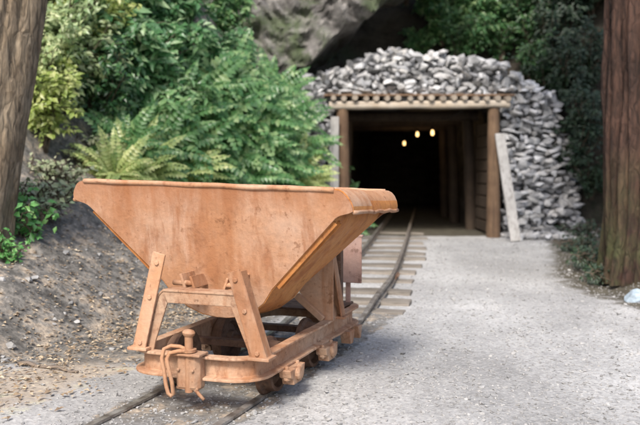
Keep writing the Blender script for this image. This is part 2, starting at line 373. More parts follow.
# tunnel rock lining
mb = MB()
def lining(u, y):          # u 0..3 : left wall, roof, right wall
    k = .10 * fbm((u * 3, y * 1.3, 6), 4)
    w0, w1, h = TX0 + .02, TX1 + .0, TZ + .12
    off = max(0, y - 16) ** 1.5 * .05
    if u <= 1: p = V((w0 - .05 + k, y, u * h - .1))
    elif u <= 2: p = V((w0 - .05 + (u - 1) * (w1 - w0 + .1), y, h - .1 + .06 + k))
    else: p = V((w1 + .05 - k, y, (3 - u) * h - .1))
    p.x += off; return p
us = [i * .05 for i in range(61)]; yy = [12.75 + j * .14 for j in range(90)]
mb.v = [lining(u, y) for y in yy for u in us]; n = len(us)
mb.f = [(j * n + i, j * n + i + 1, (j + 1) * n + i + 1, (j + 1) * n + i) for j in range(len(yy) - 1) for i in range(n - 1)]
o = len(mb.v); e = yy[-1] - .3; q = max(0, e - 16) ** 1.5 * .05; mb.v += [(q - 1, e, -.3), (q - 1, e, 3), (q + 4, e, 3), (q + 4, e, -.3)]; mb.f.append((o, o + 1, o + 2, o + 3))
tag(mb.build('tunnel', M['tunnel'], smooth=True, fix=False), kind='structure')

# overhanging cliff above the portal
def cliff_mesh():
    mb = MB(); rows = []
    nu, nw = 170, 120
    for j in range(nw + 1):
        w = j / nw
        for i in range(nu + 1):
            u = i / nu; x = -3.6 + 5.9 * u
            lowz = lerp_tab([(-3.6, 1.9), (-2.2, 2.2), (-.6, 2.55), (-.1, 2.75), (.3, 3.1), (.9, 3.65), (1.4, 4.0), (2.3, 4.4)], x)
            if w < .28:                      # underside, running back into the hill
                k = 1 - w / .28; y = 12.75 + 1.9 * k; z = lowz + .05 * k
            else:
                k = (w - .28) / .72; z = lowz + k * 3.6; y = 12.75 + .9 * k ** 1.5
            q = x * .8 + z * .6; y += .30 * fbm((x * .9, z * 1.2, 1), 6) + .35 * abs(fbm((q * 2.6, (z - x * .5) * .9, 8), 5)) - .2; z += .16 * fbm((x * 1.6, w * 3, 4), 4)
            mb.v.append((x, y, z))
    for j in range(nw):
        for i in range(nu):
            a = j * (nu + 1) + i; mb.f.append((a, a + 1, a + nu + 2, a + nu + 1))
    return mb
tag(cliff_mesh().build('cliff', M['cliff'], smooth=True, fix=False, auto=38), kind='structure')

# ------------------------------------------------------------------ rocks
def rock_pts(r, sx, sy, sz, n=13):
    pts = []
    for i in range(n):
        v = V((r.gauss(0, 1), r.gauss(0, 1), r.gauss(0, 1))).normalized() * r.uniform(.82, 1.05)
        pts.append(V((v.x * sx, v.y * sy, v.z * sz)))
    return pts
def hull(pts):
    bm = bmesh.new()
    for p in pts: bm.verts.new(p)
    bmesh.ops.convex_hull(bm, input=bm.verts)
    bmesh.ops.delete(bm, geom=[v for v in bm.verts if not v.link_faces], context='VERTS')
    bm.verts.index_update()
    r = [v.co.copy() for v in bm.verts], [tuple(v.index for v in f.verts) for f in bm.faces]
    bm.free(); return r
rr = random.Random(5)
BANK = [hull(rock_pts(rr, 1, 1, 1, rr.choice((8, 9, 10, 12)))) for _ in range(40)]
PEB = [hull(rock_pts(rr, 1, 1, .9, rr.choice((11, 12, 14)))) for _ in range(24)]
def put(mb, proto, c, s, r, tilt=True):
    vs, fs = proto
    Mx = Matrix.Rotation(r.uniform(0, 6.28), 3, 'Z') @ (Matrix.Rotation(r.uniform(-.5, .5), 3, 'X') if tilt else Matrix.Identity(3))
    mb.add([Mx @ V((v.x * s[0], v.y * s[1], v.z * s[2])) + V(c) for v in vs], fs)

# dry-stone wall round the mouth: outline of its top against x
TOP = [(-.45, 2.1), (-.25, 2.46), (.16, 2.60), (.5, 2.72), (.86, 2.90), (1.25, 2.93), (1.72, 2.86), (2.34, 2.78), (2.92, 2.70), (3.02, 2.62), (3.12, 2.46), (3.45, 2.42), (3.75, 2.16), (3.96, 1.42), (4.10, .70), (4.25, .1)]
mb = MB(); r = random.Random(21)
z = -.02
while z < 2.95:
    hgt = r.uniform(.052, .105); x = -.4 + r.uniform(0, .1)
    while x < 4.3:
        w = r.choice((r.uniform(.06, .11), r.uniform(.09, .17), r.uniform(.13, .28))); xc = x + w / 2; x += w * .93
        top = lerp_tab(TOP, xc)
        if z + hgt * .5 > top + r.uniform(-.06, .06): continue
        if TX0 - .06 < xc < TX1 + .10 and z < 2.14: continue
        slope = .20 * z + (.25 * max(0, xc - 2.9) if z > 0 else 0)
        for layer in range(3):
            y = 12.42 + slope * .55 + layer * .19 + r.uniform(-.055, .055)
            s = (w * r.uniform(.54, .66), r.uniform(.08, .14), hgt * r.uniform(.56, .90))
            put(mb, r.choice(BANK), (xc + r.uniform(-.02, .02), y, z + hgt / 2 + r.uniform(-.03, .03)), s, r)
    z += hgt * .9
for i in range(150):                     # loose stones at the foot of the right flank and on the crown
    if i < 95:
        x = r.uniform(2.95, 4.3); y = 12.35 - abs(r.gauss(0, .22)); s = r.uniform(.04, .11); zc = s * .5
    else:
        x = r.uniform(-.2, 3.4); y = 12.95 + r.uniform(-.25, .2); s = r.uniform(.07, .15); zc = lerp_tab(TOP, x) + r.uniform(-.08, .03)
    put(mb, r.choice(BANK), (x, y, zc + (G(x, y) if i < 95 else 0)), (s * 1.2, s, s * .8), r)
tag(mb.build('stone_wall', M['stone'], fix=False), 'rough dry stone wall of grey rubble heaped around the tunnel mouth', 'stone wall')

# gravel pebbles lying loose on the ground
mb = MB(); r = random.Random(31)
def near_track(x, y):
    return x - (-.604 + (y - 3.515) * .364)
cnt = 0
while cnt < 14000:
    y = 2.9 + 9.3 * r.random() ** 2.1; hw = .43 * y + .2; x = r.uniform(-min(hw, 1.7), min(hw, 3.2))
    d = lerp_tab(FOOT, y) - x
    if y > 5.95 and abs(x - lerp_tab([(4.72, -.17), (5.62, .06), (6.64, .27), (7.62, .465), (14.1, 1.34), (20, 2.15)], y)) < .5 and (y > 9 or r.random() < .5): continue
    if d > .2 or (near_track(x, y) < -.5 and y < 6.5 and r.random() < .85): continue
    s = min(.016, .0034 * math.exp(abs(r.gauss(0, .5)))) * (1 + .06 * y)
    put(mb, r.choice(PEB), (x, y, G(x, y) + s * .25), (s * 1.2, s, s * .7), r); cnt += 1
for i in range(380):                     # stones tumbled down the earth bank
    y = r.uniform(3.6, 9.5); d = abs(r.gauss(.3, .9)); x = lerp_tab(FOOT, y) - d
    s = min(.035, .008 * math.exp(abs(r.gauss(0, .7))))
    put(mb, r.choice(PEB), (x, y, G(x, y) + s * .3), (s * 1.2, s, s * .8), r)
tag(mb.build('gravel', M['pebble'], fix=False), 'loose grey gravel scattered over the yard and along the earth bank', 'gravel', kind='stuff')

# dry leaves
mb = MB(); r = random.Random(41)
def leafquad(mb, p, d, up, l, w, fold=.25):
    d = V(d).normalized(); s = d.cross(V(up))
    if s.length < 1e-3: s = d.orthogonal()
    s.normalize(); u = s.cross(d)
    p = V(p); a = p; m1 = p + d * l * .45; t = p + d * l - u * l * .12
    mb.add([a, m1 + s * w / 2 + u * w * fold, t, m1 - s * w / 2 + u * w * fold, m1], [(0, 4, 1), (4, 2, 1), (0, 3, 4), (4, 3, 2)])
for i in range(9000):
    y = 3.3 + 5.9 * r.random() ** .75
    if r.random() < .75: x = lerp_tab(FOOT, y) - abs(r.gauss(.0, 1.1)) + .3
    else: x = lerp_tab(FOOT, y) + r.uniform(-.2, .7)
    if near_track(x, y) > -.5 and y < 6: continue
    an = r.uniform(0, 6.28); l = r.uniform(.014, .042)
    leafquad(mb, (x, y, G(x, y) + .012), (math.cos(an), math.sin(an), r.uniform(-.1, .35)), (r.uniform(-.4, .4), r.uniform(-.4, .4), 1), l, l * r.uniform(.4, .7), r.uniform(.05, .4))
tag(mb.build('leaf_litter', M['litter'], fix=False), 'dry tan leaves littering the earth bank left of the cart', 'leaf litter', kind='stuff')

# twigs & sticks on the bank : a few separate sticks
for k, (a, b_, rad, lab) in enumerate([((15, 4.35), (75, 4.15), .012, 'thin dry stick on the sandy ground in the lower left')]):
    pts = []
    for t in range(7):
        px = a[0] + (b_[0] - a[0]) * t / 6; D = a[1] + (b_[1] - a[1]) * t / 6; x = (px - 320) / 800 * D
        pts.append((x, D, G(x, D) + rad * .9 + .01 * math.sin(t * 2.1)))
    mb = MB(); mb.tube(pts, [rad * (1 - .08 * i) for i in range(7)], 7, .2); tag(mb.build('stick', M['dead'], smooth=True), lab, 'stick')

# ------------------------------------------------------------------ track
CENTRE = [(-1.60, .78), (-.604, 3.515), (-.17, 4.72), (.06, 5.62), (.27, 6.64), (.465, 7.62), (1.34, 14.1), (2.2, 20.5)]
def smooth_path(pts, keep, n=3):
    p = [V((x, y, 0)) for x, y in pts]
    for _ in range(n):
        q = [p[0]]
        for a, b_ in zip(p, p[1:]): q += [a.lerp(b_, .25), a.lerp(b_, .75)]
        q.append(p[-1]); p = q
    return p
PATH = smooth_path(CENTRE[:6] + [(.93, 11.0)], None, 3) + [V((x, y, 0)) for x, y in CENTRE[6:]]
def railz(y): return .016 + .072 * sm(5.0, 6.4, y)
prof = [(-.032, -.062), (.032, -.062), (.032, -.055), (.006, -.046), (.006, -.018), (.017, -.013), (.017, 0), (-.017, 0), (-.017, -.013), (-.006, -.018), (-.006, -.046), (-.032, -.055)]
def offset(path, t):
    out = []
    for i, p in enumerate(path):
        d = (path[min(i + 1, len(path) - 1)] - path[max(i - 1, 0)]).normalized()
        q = p + V((d.y, -d.x, 0)) * t; q.z = railz(q.y); out.append(q)
    return out
dense = []
for a, b_ in zip(PATH, PATH[1:]):
    k = max(1, int((b_ - a).length / .5)); dense += [a.lerp(b_, i / k) for i in range(k)]
dense.append(PATH[-1])
for t, lab in ((.25, 'right rail of the narrow track, visible past the cart to the tunnel'), (-.25, 'left rail of the narrow track, mostly hidden by the cart')):
    root = MB(); root.sweep(offset(dense, t), prof)
    ro = root.build('rail', M['rail'], bevel=0); tag(ro, lab, 'rail', 'two rails of the narrow gauge track')
    mb = MB(); c = V((.465, 7.62, 0)); d = V((.165, .986, 0)).normalized(); q = c + V((d.y, -d.x, 0)) * t; q.z = railz(7.6)
    for sd in (-1, 1):
        mb.beam(q + V((d.y, -d.x, 0)) * (.022 * sd) + V((0, 0, -.03)) - d * .15, q + V((d.y, -d.x, 0)) * (.022 * sd) + V((0, 0, -.03)) + d * .15, .012, .034)
        for k in (-.1, -.035, .035, .1):
            e = q + V((d.y, -d.x, 0)) * (.03 * sd) + V((0, 0, -.03)) + d * k; mb.tube([e, e + V((d.y, -d.x, 0)) * (.012 * sd)], .011, 6)
    mb.build('fishplate', M['rust_dark'], ro)
# sleepers, laid on the ground across the far part of the track
SL = [6.02, 6.41, 6.91, 7.60, 8.18, 8.76, 9.44, 10.02, 10.62, 11.35, 12.15, 13.1]
ORD = ['nearest', 'second', 'third', 'fourth', 'fifth', 'sixth', 'seventh', 'eighth', 'ninth', 'tenth', 'eleventh', 'twelfth']
def path_at(y):
    for a, b_ in zip(dense, dense[1:]):
        if a.y <= y <= b_.y:
            return a.lerp(b_, (y - a.y) / (b_.y - a.y)), (b_ - a).normalized()
r = random.Random(8)
for k, y in enumerate(SL):
    c, d = path_at(y); s = V((d.y, -d.x, 0)); s.rotate(Matrix.Rotation(r.uniform(-.05, .05), 3, 'Z'))
    hl = r.uniform(.45, .52); sh = r.uniform(-.03, .05); w = r.uniform(.17, .21)
    mb = MB(); mb.beam((-hl + sh, 0, 0), (hl + sh, 0, 0), w, .10, seg=8, wob=.006)
    zt = railz(y) - .062
    o = mb.build('sleeper', M['sleeper'], bevel=.012); o.location = (c.x, c.y, zt - .05 - (.0)); o.rotation_euler = (0, r.uniform(-.01, .01), math.atan2(s.y, s.x))
    lab = ('nearest dark wooden sleeper beside the far end of the cart' if k == 0 else
           ORD[k] + ' dark wooden sleeper counted from the cart, ' + ('before the rail joint' if y < 7.5 else 'at the rail joint' if y < 7.7 else 'between the joint and the tunnel mouth' if y < 12.3 else 'just inside the dark tunnel mouth'))
    tag(o, lab, 'sleeper', 'wooden sleepers under the track')

# ------------------------------------------------------------------ mine cart   local: x = across (t), y = along (s), z up; near end at y = 0
YAW = R(20)
cart = empty('mine_cart', (-.582, 3.5, 0), -YAW)
tag(cart, 'rusty orange V-shaped tipping mine cart standing on the narrow track', 'mine cart')
ROLL = -.026
def dent(p, k=1.0):                       # the ends of the hopper slope in towards its bottom; the whole tub sits a little askew
    d = max(0, 1 - p.z) / .62; u = (p.y - S0) / (S1 - S0); y = (S0 + .09 * d) * (1 - u) + (S1 - .44 * d) * u
    return V((p.x * (1 + .02 * max(0, p.z - .5)) - .042 * (p.z - .45) / .55 + .008, y, p.z + ROLL * p.x - .034 * (p.y - .2)))
S0, S1, FL = .20, 1.03, 1.58
def halfw(z):
    return lerp_tab([(.372, .02), (.382, .09), (.408, .165), (.46, .232), (.53, .285), (.875, .632), (.888, .650), (.898, .69), (.908, .716), (.93, .716), (.955, .705), (.977, .690), (.994, .672), (1.003, .640)], z)
# tub shell: sides with the rolled lips
inner = [(.03, .377), (.10, .387), (.17, .414), (.235, .465), (.28, .53), (.36, .61), (.45, .70), (.54, .79), (.605, .855), (.622, .89), (.624, .94), (.626, .975), (.632, .995), (.644, 1.004), (.660, 1.003), (.678, .994), (.695, .977), (.709, .955), (.717, .932), (.719, .908)]
right = inner; left = [(-a, b_) for a, b_ in reversed(inner)]
prof = left + right
def shell(n=22):
    mb = MB(); th = .007
    def row(s, off):
        out = []
        for i, (t, z) in enumerate(prof):
            a = V(prof[max(0, i - 1)]); b_ = V(prof[min(len(prof) - 1, i + 1)]); d = (b_ - a).normalized(); nn = V((d.y, -d.x))
            w = .006 * noise.noise(V((t * 5, s * 5, z * 5))) + (.012 * noise.noise(V((s * 4, t * 2, 3))) if z > .93 else 0)
            out.append(dent(V((t + nn.x * (off + w), s, z + nn.y * (off + w)))))
        return out
    A = []; B = []
    for k in range(n + 1):
        s = S0 + (S1 - S0) * k / n; A.append(row(s, 0)); B.append(row(s, th))
    m = len(prof)
    rings = [A[k] + B[k][::-1] for k in range(n + 1)]
    mb.rings(rings)
    return mb
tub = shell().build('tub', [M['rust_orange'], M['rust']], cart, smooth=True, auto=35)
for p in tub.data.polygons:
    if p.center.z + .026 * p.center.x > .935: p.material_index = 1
for sg in (-1, 1):
    mb = MB(); mb.tube([dent(V((.719 * sg, S0 + (S1 - S0) * k / 14, (.906) + .006 * noise.noise(V((k * .6, sg, 2)))))) for k in range(15)], .0095, 8, .15); mb.build('lip_bead', M['rust'], tub, smooth=True)
def endplate(s, sgn):
    mb = MB(); zs = [.372, .376, .384, .397, .415, .438, .46, .495, .53] + [.53 + .345 * i / 14 for i in range(1, 15)] + [.882, .890, .900, .909, .922, .937, .952, .966, .978, .988, .996, 1.002]
    nc = 44; F = []; B = []
    for z in zs:
        w = halfw(z); rf = []; rb = []
        for i in range(nc + 1):
            t = -w + 2 * w * i / nc
            q = .007 * fbm((t * 3.2, z * 3.2, s), 3) * min(1, 4 * (1 - abs(i / nc * 2 - 1)))
            rf.append(dent(V((t, s + q, z)))); rb.append(dent(V((t, s + q + .008, z))))
        F.append(rf); B.append(rb)
    for grid, fl in ((F, 0), (B, 1)):
        o = len(mb.v); mb.v += [tuple(v) for g_ in grid for v in g_]
        for j in range(len(zs) - 1):
            for i in range(nc):
                a = o + j * (nc + 1) + i; mb.f.append((a, a + 1, a + nc + 2, a + nc + 1))
    n1 = (nc + 1) * len(zs)
    bd = [j * (nc + 1) for j in range(len(zs))] + [(len(zs) - 1) * (nc + 1) + i for i in range(1, nc + 1)] + [j * (nc + 1) + nc for j in range(len(zs) - 2, -1, -1)] + [i for i in range(nc - 1, 0, -1)]
    for a, b_ in zip(bd, bd[1:] + bd[:1]): mb.f.append((a, b_, b_ + n1, a + n1))
    return mb
for s, sg in ((S0 - .008, -1), (S1 + .001, 1)):
    pl = endplate(s, sg).build('end_plate', M['rust_tub'], tub, smooth=True, auto=50)
    mb = MB(); pts = []
    for i in range(41):
        t = -.64 + 1.28 * i / 40; pts.append(dent(V((t, s - .004 * sg * 0 + .004, 1.0 + .004 * noise.noise(V((t * 6, s, 0)))))))
    mb.tube(pts, .0125, 8, .1); mb.build('rim', M['rust'], tub, smooth=True)
# stiffening angle bars that follow the outside of the tub
for s in (S0 + .028, S0 + .10):
    for sg in (-1, 1):
        mb = MB(); nrm = V((.707 * sg, 0, -.707)); dn = V((.707 * sg, 0, .707))
        a = V((.30 * sg, s, .55)); b_ = V((.615 * sg, s, .865)); e = []
        for k in range(9):
            p = a.lerp(b_, k / 8); e.append([dent(p + nrm * o_ + V((0, y, 0))) for o_, y in ((.002, -.018), (.026, -.018), (.026, -.010), (.010, -.008), (.010, .018), (.002, .018))])
        mb.rings(e); mb.build('stiffener', M['rust_orange'], tub, bevel=.002)
# rocker lugs under the end plates, resting on the trestle
for s, dp in ((.205, .14), (.83, .36)):
    for t in (-.105, .165):
        mb = MB(); c = V((t, s, .56)); rt = Matrix.Rotation(.35 if t > 0 else -.35, 3, 'Y')
        mb.box(c, (.014, dp, .07), rt); mb.box(c + V((.05 if t < 0 else -.05, 0, -.005)), (.012, dp, .06), rt)
        mb.tube([c + V((-.055, -dp * .4, -.01)), c + V((.055, -dp * .4, -.01))], .013, 8); mb.build('pivot_lug', M['rust'], tub, bevel=.003)
# underframe: one bent channel
Z0, Z1, HW, RC = .148, .256, .325, .15
path = []
for (cx, cy, a0) in ((HW - RC, RC, -90), (HW - RC, FL - RC, 0), (-HW + RC, FL - RC, 90), (-HW + RC, RC, 180)):
    for k in range(9):
        an = R(a0 + 90 * k / 8); path.append(V((cx + RC * math.cos(an), cy + RC * math.sin(an), 0)))
mid = []
for i, p in enumerate(path):
    mid.append(p)
    q = path[(i + 1) % len(path)]
    if (q - p).length > .2:
        k = int((q - p).length / .1); mid += [p.lerp(q, j / k) + V((0, 0, .004 * noise.noise(V((j * .7, i, 1))))) for j in range(1, k)]
chan = [(.012, Z0), (.012, Z0 + .012), (-.026, Z0 + .016), (-.026, Z1 - .016), (.012, Z1 - .012), (.012, Z1), (-.040, Z1), (-.040, Z0)]
mb = MB(); mb.sweep(mid, chan, True)
frame = mb.build('frame', M['rust_frame'], cart, bevel=.003)
for s in (.58, 1.02):
    mb = MB(); mb.beam((-HW + .03, s, .185), (HW - .03, s, .185), .05, .035); mb.build('cross_member', M['rust_dark'], frame, bevel=.003)
# coupling at the near and the far end
for s, d in ((0, -1), (FL, 1)):
    mb = MB()
    bx = [(-.045, .0), (.075, 0), (.075, .04), (.055, .062), (-.025, .062), (-.045, .04)]
    rings = [[V((t, s + d * (y - .012), z)) for t, y in bx] for z in (.118, .14, .245, .262)]
    mb.rings(rings); mb.box((.015, s + d * .025, .268), (.15, .085, .012)); mb.box((.015, s + d * .015, .116), (.11, .06, .012))
    for t in (-.02, .05): mb.tube([(t, s + d * .05, .20), (t, s + d * .062, .20)], .008, 6)
    bf = mb.build('buffer', M['rust_frame'], cart, bevel=.006)
    if d < 0:
        mb = MB(); y = s - .035
        mb.tube([(.022, y, .10), (.022, y, .352)], .019, 10); mb.lathe([(0, -.020), (.018, -.018), (.027, -.008), (.029, .001), (.022, .010), (.010, .014), (0, .015)], (.022, y, .362), (.12, 0, 1), 14)
        mb.lathe([(.017, 0), (.034, .002), (.034, .014), (.017, .016)], (.022, y, .276), (0, 0, 1), 12)
        mb.build('coupling_pin', M['rust'], bf, smooth=True, auto=40)
        mb = MB(); pts = [(.02, y - .01, .287), (-.02, y - .005, .298), (-.06, y - .012, .300), (-.085, y - .03, .288), (-.088, y - .045, .25), (-.072, y - .052, .20), (-.062, y - .056, .14), (-.055, y - .05, .10), (-.04, y - .048, .088), (-.028, y - .05, .10), (-.03, y - .058, .15), (-.042, y - .062, .21), (-.055, y - .058, .252), (-.048, y - .045, .276), (-.015, y - .032, .284), (.02, y - .026, .286)]
        mb.tube(pts, .009, 9); mb.build('coupling_link', M['rust'], bf, smooth=True)
        mb = MB(); mb.tube([(.05, y, .115), (.075, y - .008, .095), (.10, y - .01, .075)], .008, 7); mb.build('hook', M['rust_frame'], bf, smooth=True)
# wheels and axles
ZA = .140
for s in (.37, .86):
    mb = MB(); mb.tube([(-.31, s, ZA), (.31, s, ZA)], .024, 12); ax = mb.build('axle', M['rust_dark'], cart, smooth=True, auto=50)
    for sg in (-1, 1):
        mb = MB(); prof_w = [(.03, -.05), (.045, -.05), (.05, -.022), (.085, -.014), (.098, -.034), (.140, -.034), (.140, -.016), (.122, -.008), (.116, .035), (.098, .036), (.086, .012), (.05, .02), (.045, .045), (.03, .045)]
        mb.lathe([(r_, h_ * 1) for r_, h_ in prof_w], (.245 * sg, s, ZA), (sg, 0, 0), 32)
        mb.build('wheel', M['rust_dark'], ax, smooth=True, auto=30)
        mb = MB(); t = .345 * sg
        q = [(-.095, .147), (-.085, .110), (-.058, .098), (-.05, .070), (.05, .070), (.058, .098), (.085, .110), (.095, .147)]
        mb.rings([[V((t + o_, s + y, z)) for y, z in q] for o_ in (-.03, .03)])
        mb.lathe([(0, -.005), (.036, -.005), (.038, .012), (.030, .020), (0, .022)], (t + .03 * sg, s, .122), (sg, 0, 0), 14)
        for y in (-.066, .066):
            mb.tube([(t, s + y, .085), (t, s + y, .16)], .011, 6); mb.tube([(t, s + y, .094), (t, s + y, .112)], .02, 6)
        mb.build('axle_box', M['rust_frame'], cart, bevel=.004)
for y, sc_ in ((1.24, 1.0), (1.40, .7)):
    mb = MB(); mb.rings([[V((.335 + o_, y + q * sc_, z)) for q, z in ((-.05, .150), (-.04, .115), (-.018, .075), (.018, .075), (.04, .115), (.05, .150))] for o_ in (-.03, .03)])
    mb.build('brake_hanger', M['rust_frame'], cart, bevel=.004)
# trestles that carry the tub
def trestle(s, d):
    f = s + d * .03
    mb = MB(); pts = [(-.245, .256), (-.232, .31), (-.162, .505), (-.142, .525), (.218, .525), (.238, .505), (.322, .31), (.335, .256)]
    # front web: a flat band bent as an inverted U; outer flange on top
    def band(off):
        out = []
        for i, (t, z) in enumerate(pts):
            a = V(pts[max(0, i - 1)]); b_ = V(pts[min(len(pts) - 1, i + 1)]); e = (b_ - a).normalized(); out.append(V((t - e.y * off, z + e.x * off)))
        return out
    O, I, O2 = band(.0), band(-.050), band(-.010)
    mb.rings([[V((p.x, f, p.y)), V((q.x, f, q.y)), V((q.x, f - d * .011, q.y)), V((p.x, f - d * .011, p.y))] for p, q in zip(O, I)])
    OO = band(.011)
    mb.rings([[V((p.x, f + d * .004, p.y)), V((q.x, f + d * .004, q.y)), V((q.x, f - d * .085, q.y)), V((p.x, f - d * .085, p.y))] for p, q in zip(OO, O)])
    tr = mb.build('trestle', M['rust_frame'], cart, bevel=.003)
    for a, b_ in ((((-.255, .256), (-.150, .70)), ((.345, .256), (.215, .635))) if d < 0 else (((-.345, .256), (-.24, .66)), ((.345, .256), (.275, .70)))):
        mb = MB(); A = V((a[0], f + d * .022, a[1])); B_ = V((b_[0], f + d * .010, b_[1]))
        mb.beam(A, B_, .062, .012, up=V((0, 1, 0)), seg=3)
        sx = -1 if a[0] < 0 else 1
        A2 = A + V((sx * .031, -d * .028, 0)); B2 = B_ + V((sx * .031, -d * .028, 0)); mb.beam(A2, B2, .010, .062, up=V((0, 1, 0)), seg=3)
        mb.box((a[0], f + d * .0, a[1] + .008), (.10, .09, .014))
        for k in (.08, .55, .9):
            p = A.lerp(B_, k); mb.tube([p, p + V((0, d * .014, 0))], .012, 6)
        mb.build('strut', M['rust'], tr, bevel=.003)
    return tr
trestle(.055, -1); tr = trestle(1.02, 1)
for sg in (-1, 1):
    mb = MB(); q = [(.345, .256), (.345, .64), (.315, .655), (.16, .535), (.15, .40), (.29, .256)]
    mb.rings([[V((t * sg, y, z)) for t, z in q] for y in (.960, .972)]); gp = mb.build('gusset', M['rust'], tr, bevel=.003)
    mb = MB(); mb.beam((.14 * sg, .945, .385), (.295 * sg, .945, .262), .035, .03, up=V((0, 1, 0))); mb.build('brace', M['rust'], gp, bevel=.003)
    mb = MB(); mb.box((.325 * sg, 1.10, .475), (.05, .045, .44))
    for z in (.40, .48, .56, .64): mb.tube([(.335 * sg, 1.07, z), (.335 * sg, 1.085, z)], .014, 6)
    mb.build('stanchion', M['rust_dark'], tr, bevel=.004)
# brake platform plate at the far end
mb = MB()
mb.box((.20, 1.47, .53), (.30, .010, .28)); mb.box((.20, 1.478, .674), (.31, .03, .014)); mb.box((.10, 1.485, .40), (.03, .014, .29)); mb.box((.26, 1.485, .40), (.03, .014, .29))
mb.build('guard_plate', M['rust_pink'], cart, bevel=.003)
mb = MB(); mb.box((0, 1.36, .264), (.56, .34, .012)); mb.build('platform', M['rust_dark'], cart, bevel=.003)

# ------------------------------------------------------------------ timber portal
port = empty('timber_portal', (1.54, TY, 0)); tag(port, 'log framed tunnel mouth with a lintel and a row of roof poles', 'tunnel portal')
def lp(x, y, z): return (x - 1.54, y - TY, z)
def logpts(a, b_, n=9, w=.012, seed=0):
    a, b_ = V(a), V(b_); return [a.lerp(b_, i / n) + V((noise.noise(V((i * .6, seed, 1))), noise.noise(V((i * .6, seed, 5))), noise.noise(V((i * .6, seed, 9))))) * w for i in range(n + 1)]
for x, sd in ((2.70, 1), (.36, 2)):
    mb = MB(); mb.tube(logpts(lp(x, 12.42, -.05), lp(x - .01, 12.46, 1.985), seed=sd), [.105 - .0015 * i for i in range(10)], 14, .12, sd); mb.build('post', M['post'], port, smooth=True, auto=60)
mb = MB(); mb.tube(logpts(lp(.14, 12.40, 2.035), lp(2.92, 12.40, 2.06), 12, .018, 4), [.062 + .004 * math.sin(i) for i in range(13)], 14, .12, 4); mb.build('lintel', M['lintel'], port, smooth=True, auto=60)
r = random.Random(77)
for k in range(17):
    x = .20 + k * .168 + r.uniform(-.012, .012); rad = r.uniform(.038, .045)
    mb = MB(); mb.tube(logpts(lp(x, 12.30 + r.uniform(-.03, .04), 2.146 + r.uniform(-.006, .008)), lp(x + r.uniform(-.02, .02), 13.9, 2.150), 5, .01, k), rad, 12, .12, k); mb.build('roof_pole', M['pole'], port, smooth=True, auto=50)
mb = MB()
for k, z in enumerate([.12 + i * .20 for i in range(9)]):
    mb.box(lp(2.73, 13.25, z), (.045, 1.45, .18 + r.uniform(-.01, .015)), Matrix.Rotation(r.uniform(-.01, .01), 3, 'X'))
mb.build('lagging', M['post_dark'], port, bevel=.006)
mb = MB()
for k in range(13):
    mb.box(lp(1.54 + r.uniform(-.02, .02), 12.56 + k * .17, 2.212 + r.uniform(-.004, .004)), (2.95, .165, .03))
mb.build('sky_blocking_board', M['post'], port)  # added boards that stop sky light leaking between the poles
# inner timber sets
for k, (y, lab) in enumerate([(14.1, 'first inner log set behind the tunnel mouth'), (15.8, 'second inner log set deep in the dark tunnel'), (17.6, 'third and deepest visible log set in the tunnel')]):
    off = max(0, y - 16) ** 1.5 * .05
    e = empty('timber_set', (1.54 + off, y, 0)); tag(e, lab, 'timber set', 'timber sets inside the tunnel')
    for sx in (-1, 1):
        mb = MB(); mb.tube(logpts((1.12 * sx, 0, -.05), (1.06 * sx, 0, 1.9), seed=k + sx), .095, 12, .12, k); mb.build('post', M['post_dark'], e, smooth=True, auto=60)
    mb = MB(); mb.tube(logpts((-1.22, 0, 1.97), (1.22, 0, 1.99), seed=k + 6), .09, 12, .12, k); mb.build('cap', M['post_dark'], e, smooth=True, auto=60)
# pale planks leaning / standing by the mouth
mb = MB(); mb.beam(V((2.885, 11.75, .0)), V((2.745, 12.26, 1.60)), .15, .05, up=(0, 1, .3), seg=6, wob=.004)
tag(mb.build('plank', M['pale_plank'], bevel=.006), 'pale grey plank leaning against the right post of the tunnel mouth', 'plank', 'pale planks at the tunnel mouth')
mb = MB(); mb.beam(V((.21, 12.20, .0)), V((.225, 12.26, 1.86)), .13, .045, up=(0, 1, .05), seg=6, wob=.004)
tag(mb.build('plank', M['pale_plank'], bevel=.006), 'pale upright plank half hidden by ferns left of the tunnel mouth', 'plank', 'pale planks at the tunnel mouth')
# tunnel lamps
mbc = MB()
LAMPS = [((432, 133), 14.7, 'nearest and rightmost lit bulb hanging in the tunnel', .030), ((417, 134.5), 17.0, 'middle lit bulb hanging in the tunnel', .030), ((404, 143.5), 19.5, 'farthest and lowest lit bulb hanging in the tunnel', .030)]
tips = []
for (px, D, lab, rad) in LAMPS:
    p = at(px[0], px[1], D); e = empty('tunnel_lamp', p); tag(e, lab, 'lamp', 'lit lamps in the tunnel')
    mb = MB(); mb.lathe([(0, -.05), (rad * .7, -.04), (rad, -.008), (rad * .8, .025), (.018, .05), (0, .052)], (0, 0, 0), (0, 0, 1), 14); mb.build('bulb', M['bulb'], e, smooth=True)
    mb = MB(); mb.lathe([(.014, .05), (.022, .052), (.022, .10), (.010, .112), (.006, .12)], (0, 0, 0), (0, 0, 1), 10); mb.tube([(0, 0, .11), (0, 0, 1.98 - p.z)], .005, 6); mb.build('socket', M['cable'], e, smooth=True)
    ld = bpy.data.lights.new('lamp_light', 'POINT'); ld.energy = 1.2; ld.color = (1, .68, .36); ld.shadow_soft_size = .05
    lo = bpy.data.objects.new('lamp_light', ld); C.objects.link(lo); lo.location = (0, 0, -.09); lo.parent = e
    tips.append(V((p.x, p.y, 1.97)))
pts = [V((2.25, 12.7, 1.98))]
for t in tips:
    a = pts[-1]; pts += [a.lerp(t, .5) - V((0, 0, .06)), t]
mbc.tube(pts, .008, 6); tag(mbc.build('lamp_cable', M['cable'], smooth=True), 'black cable along the tunnel roof carrying the lit bulbs', 'cable')

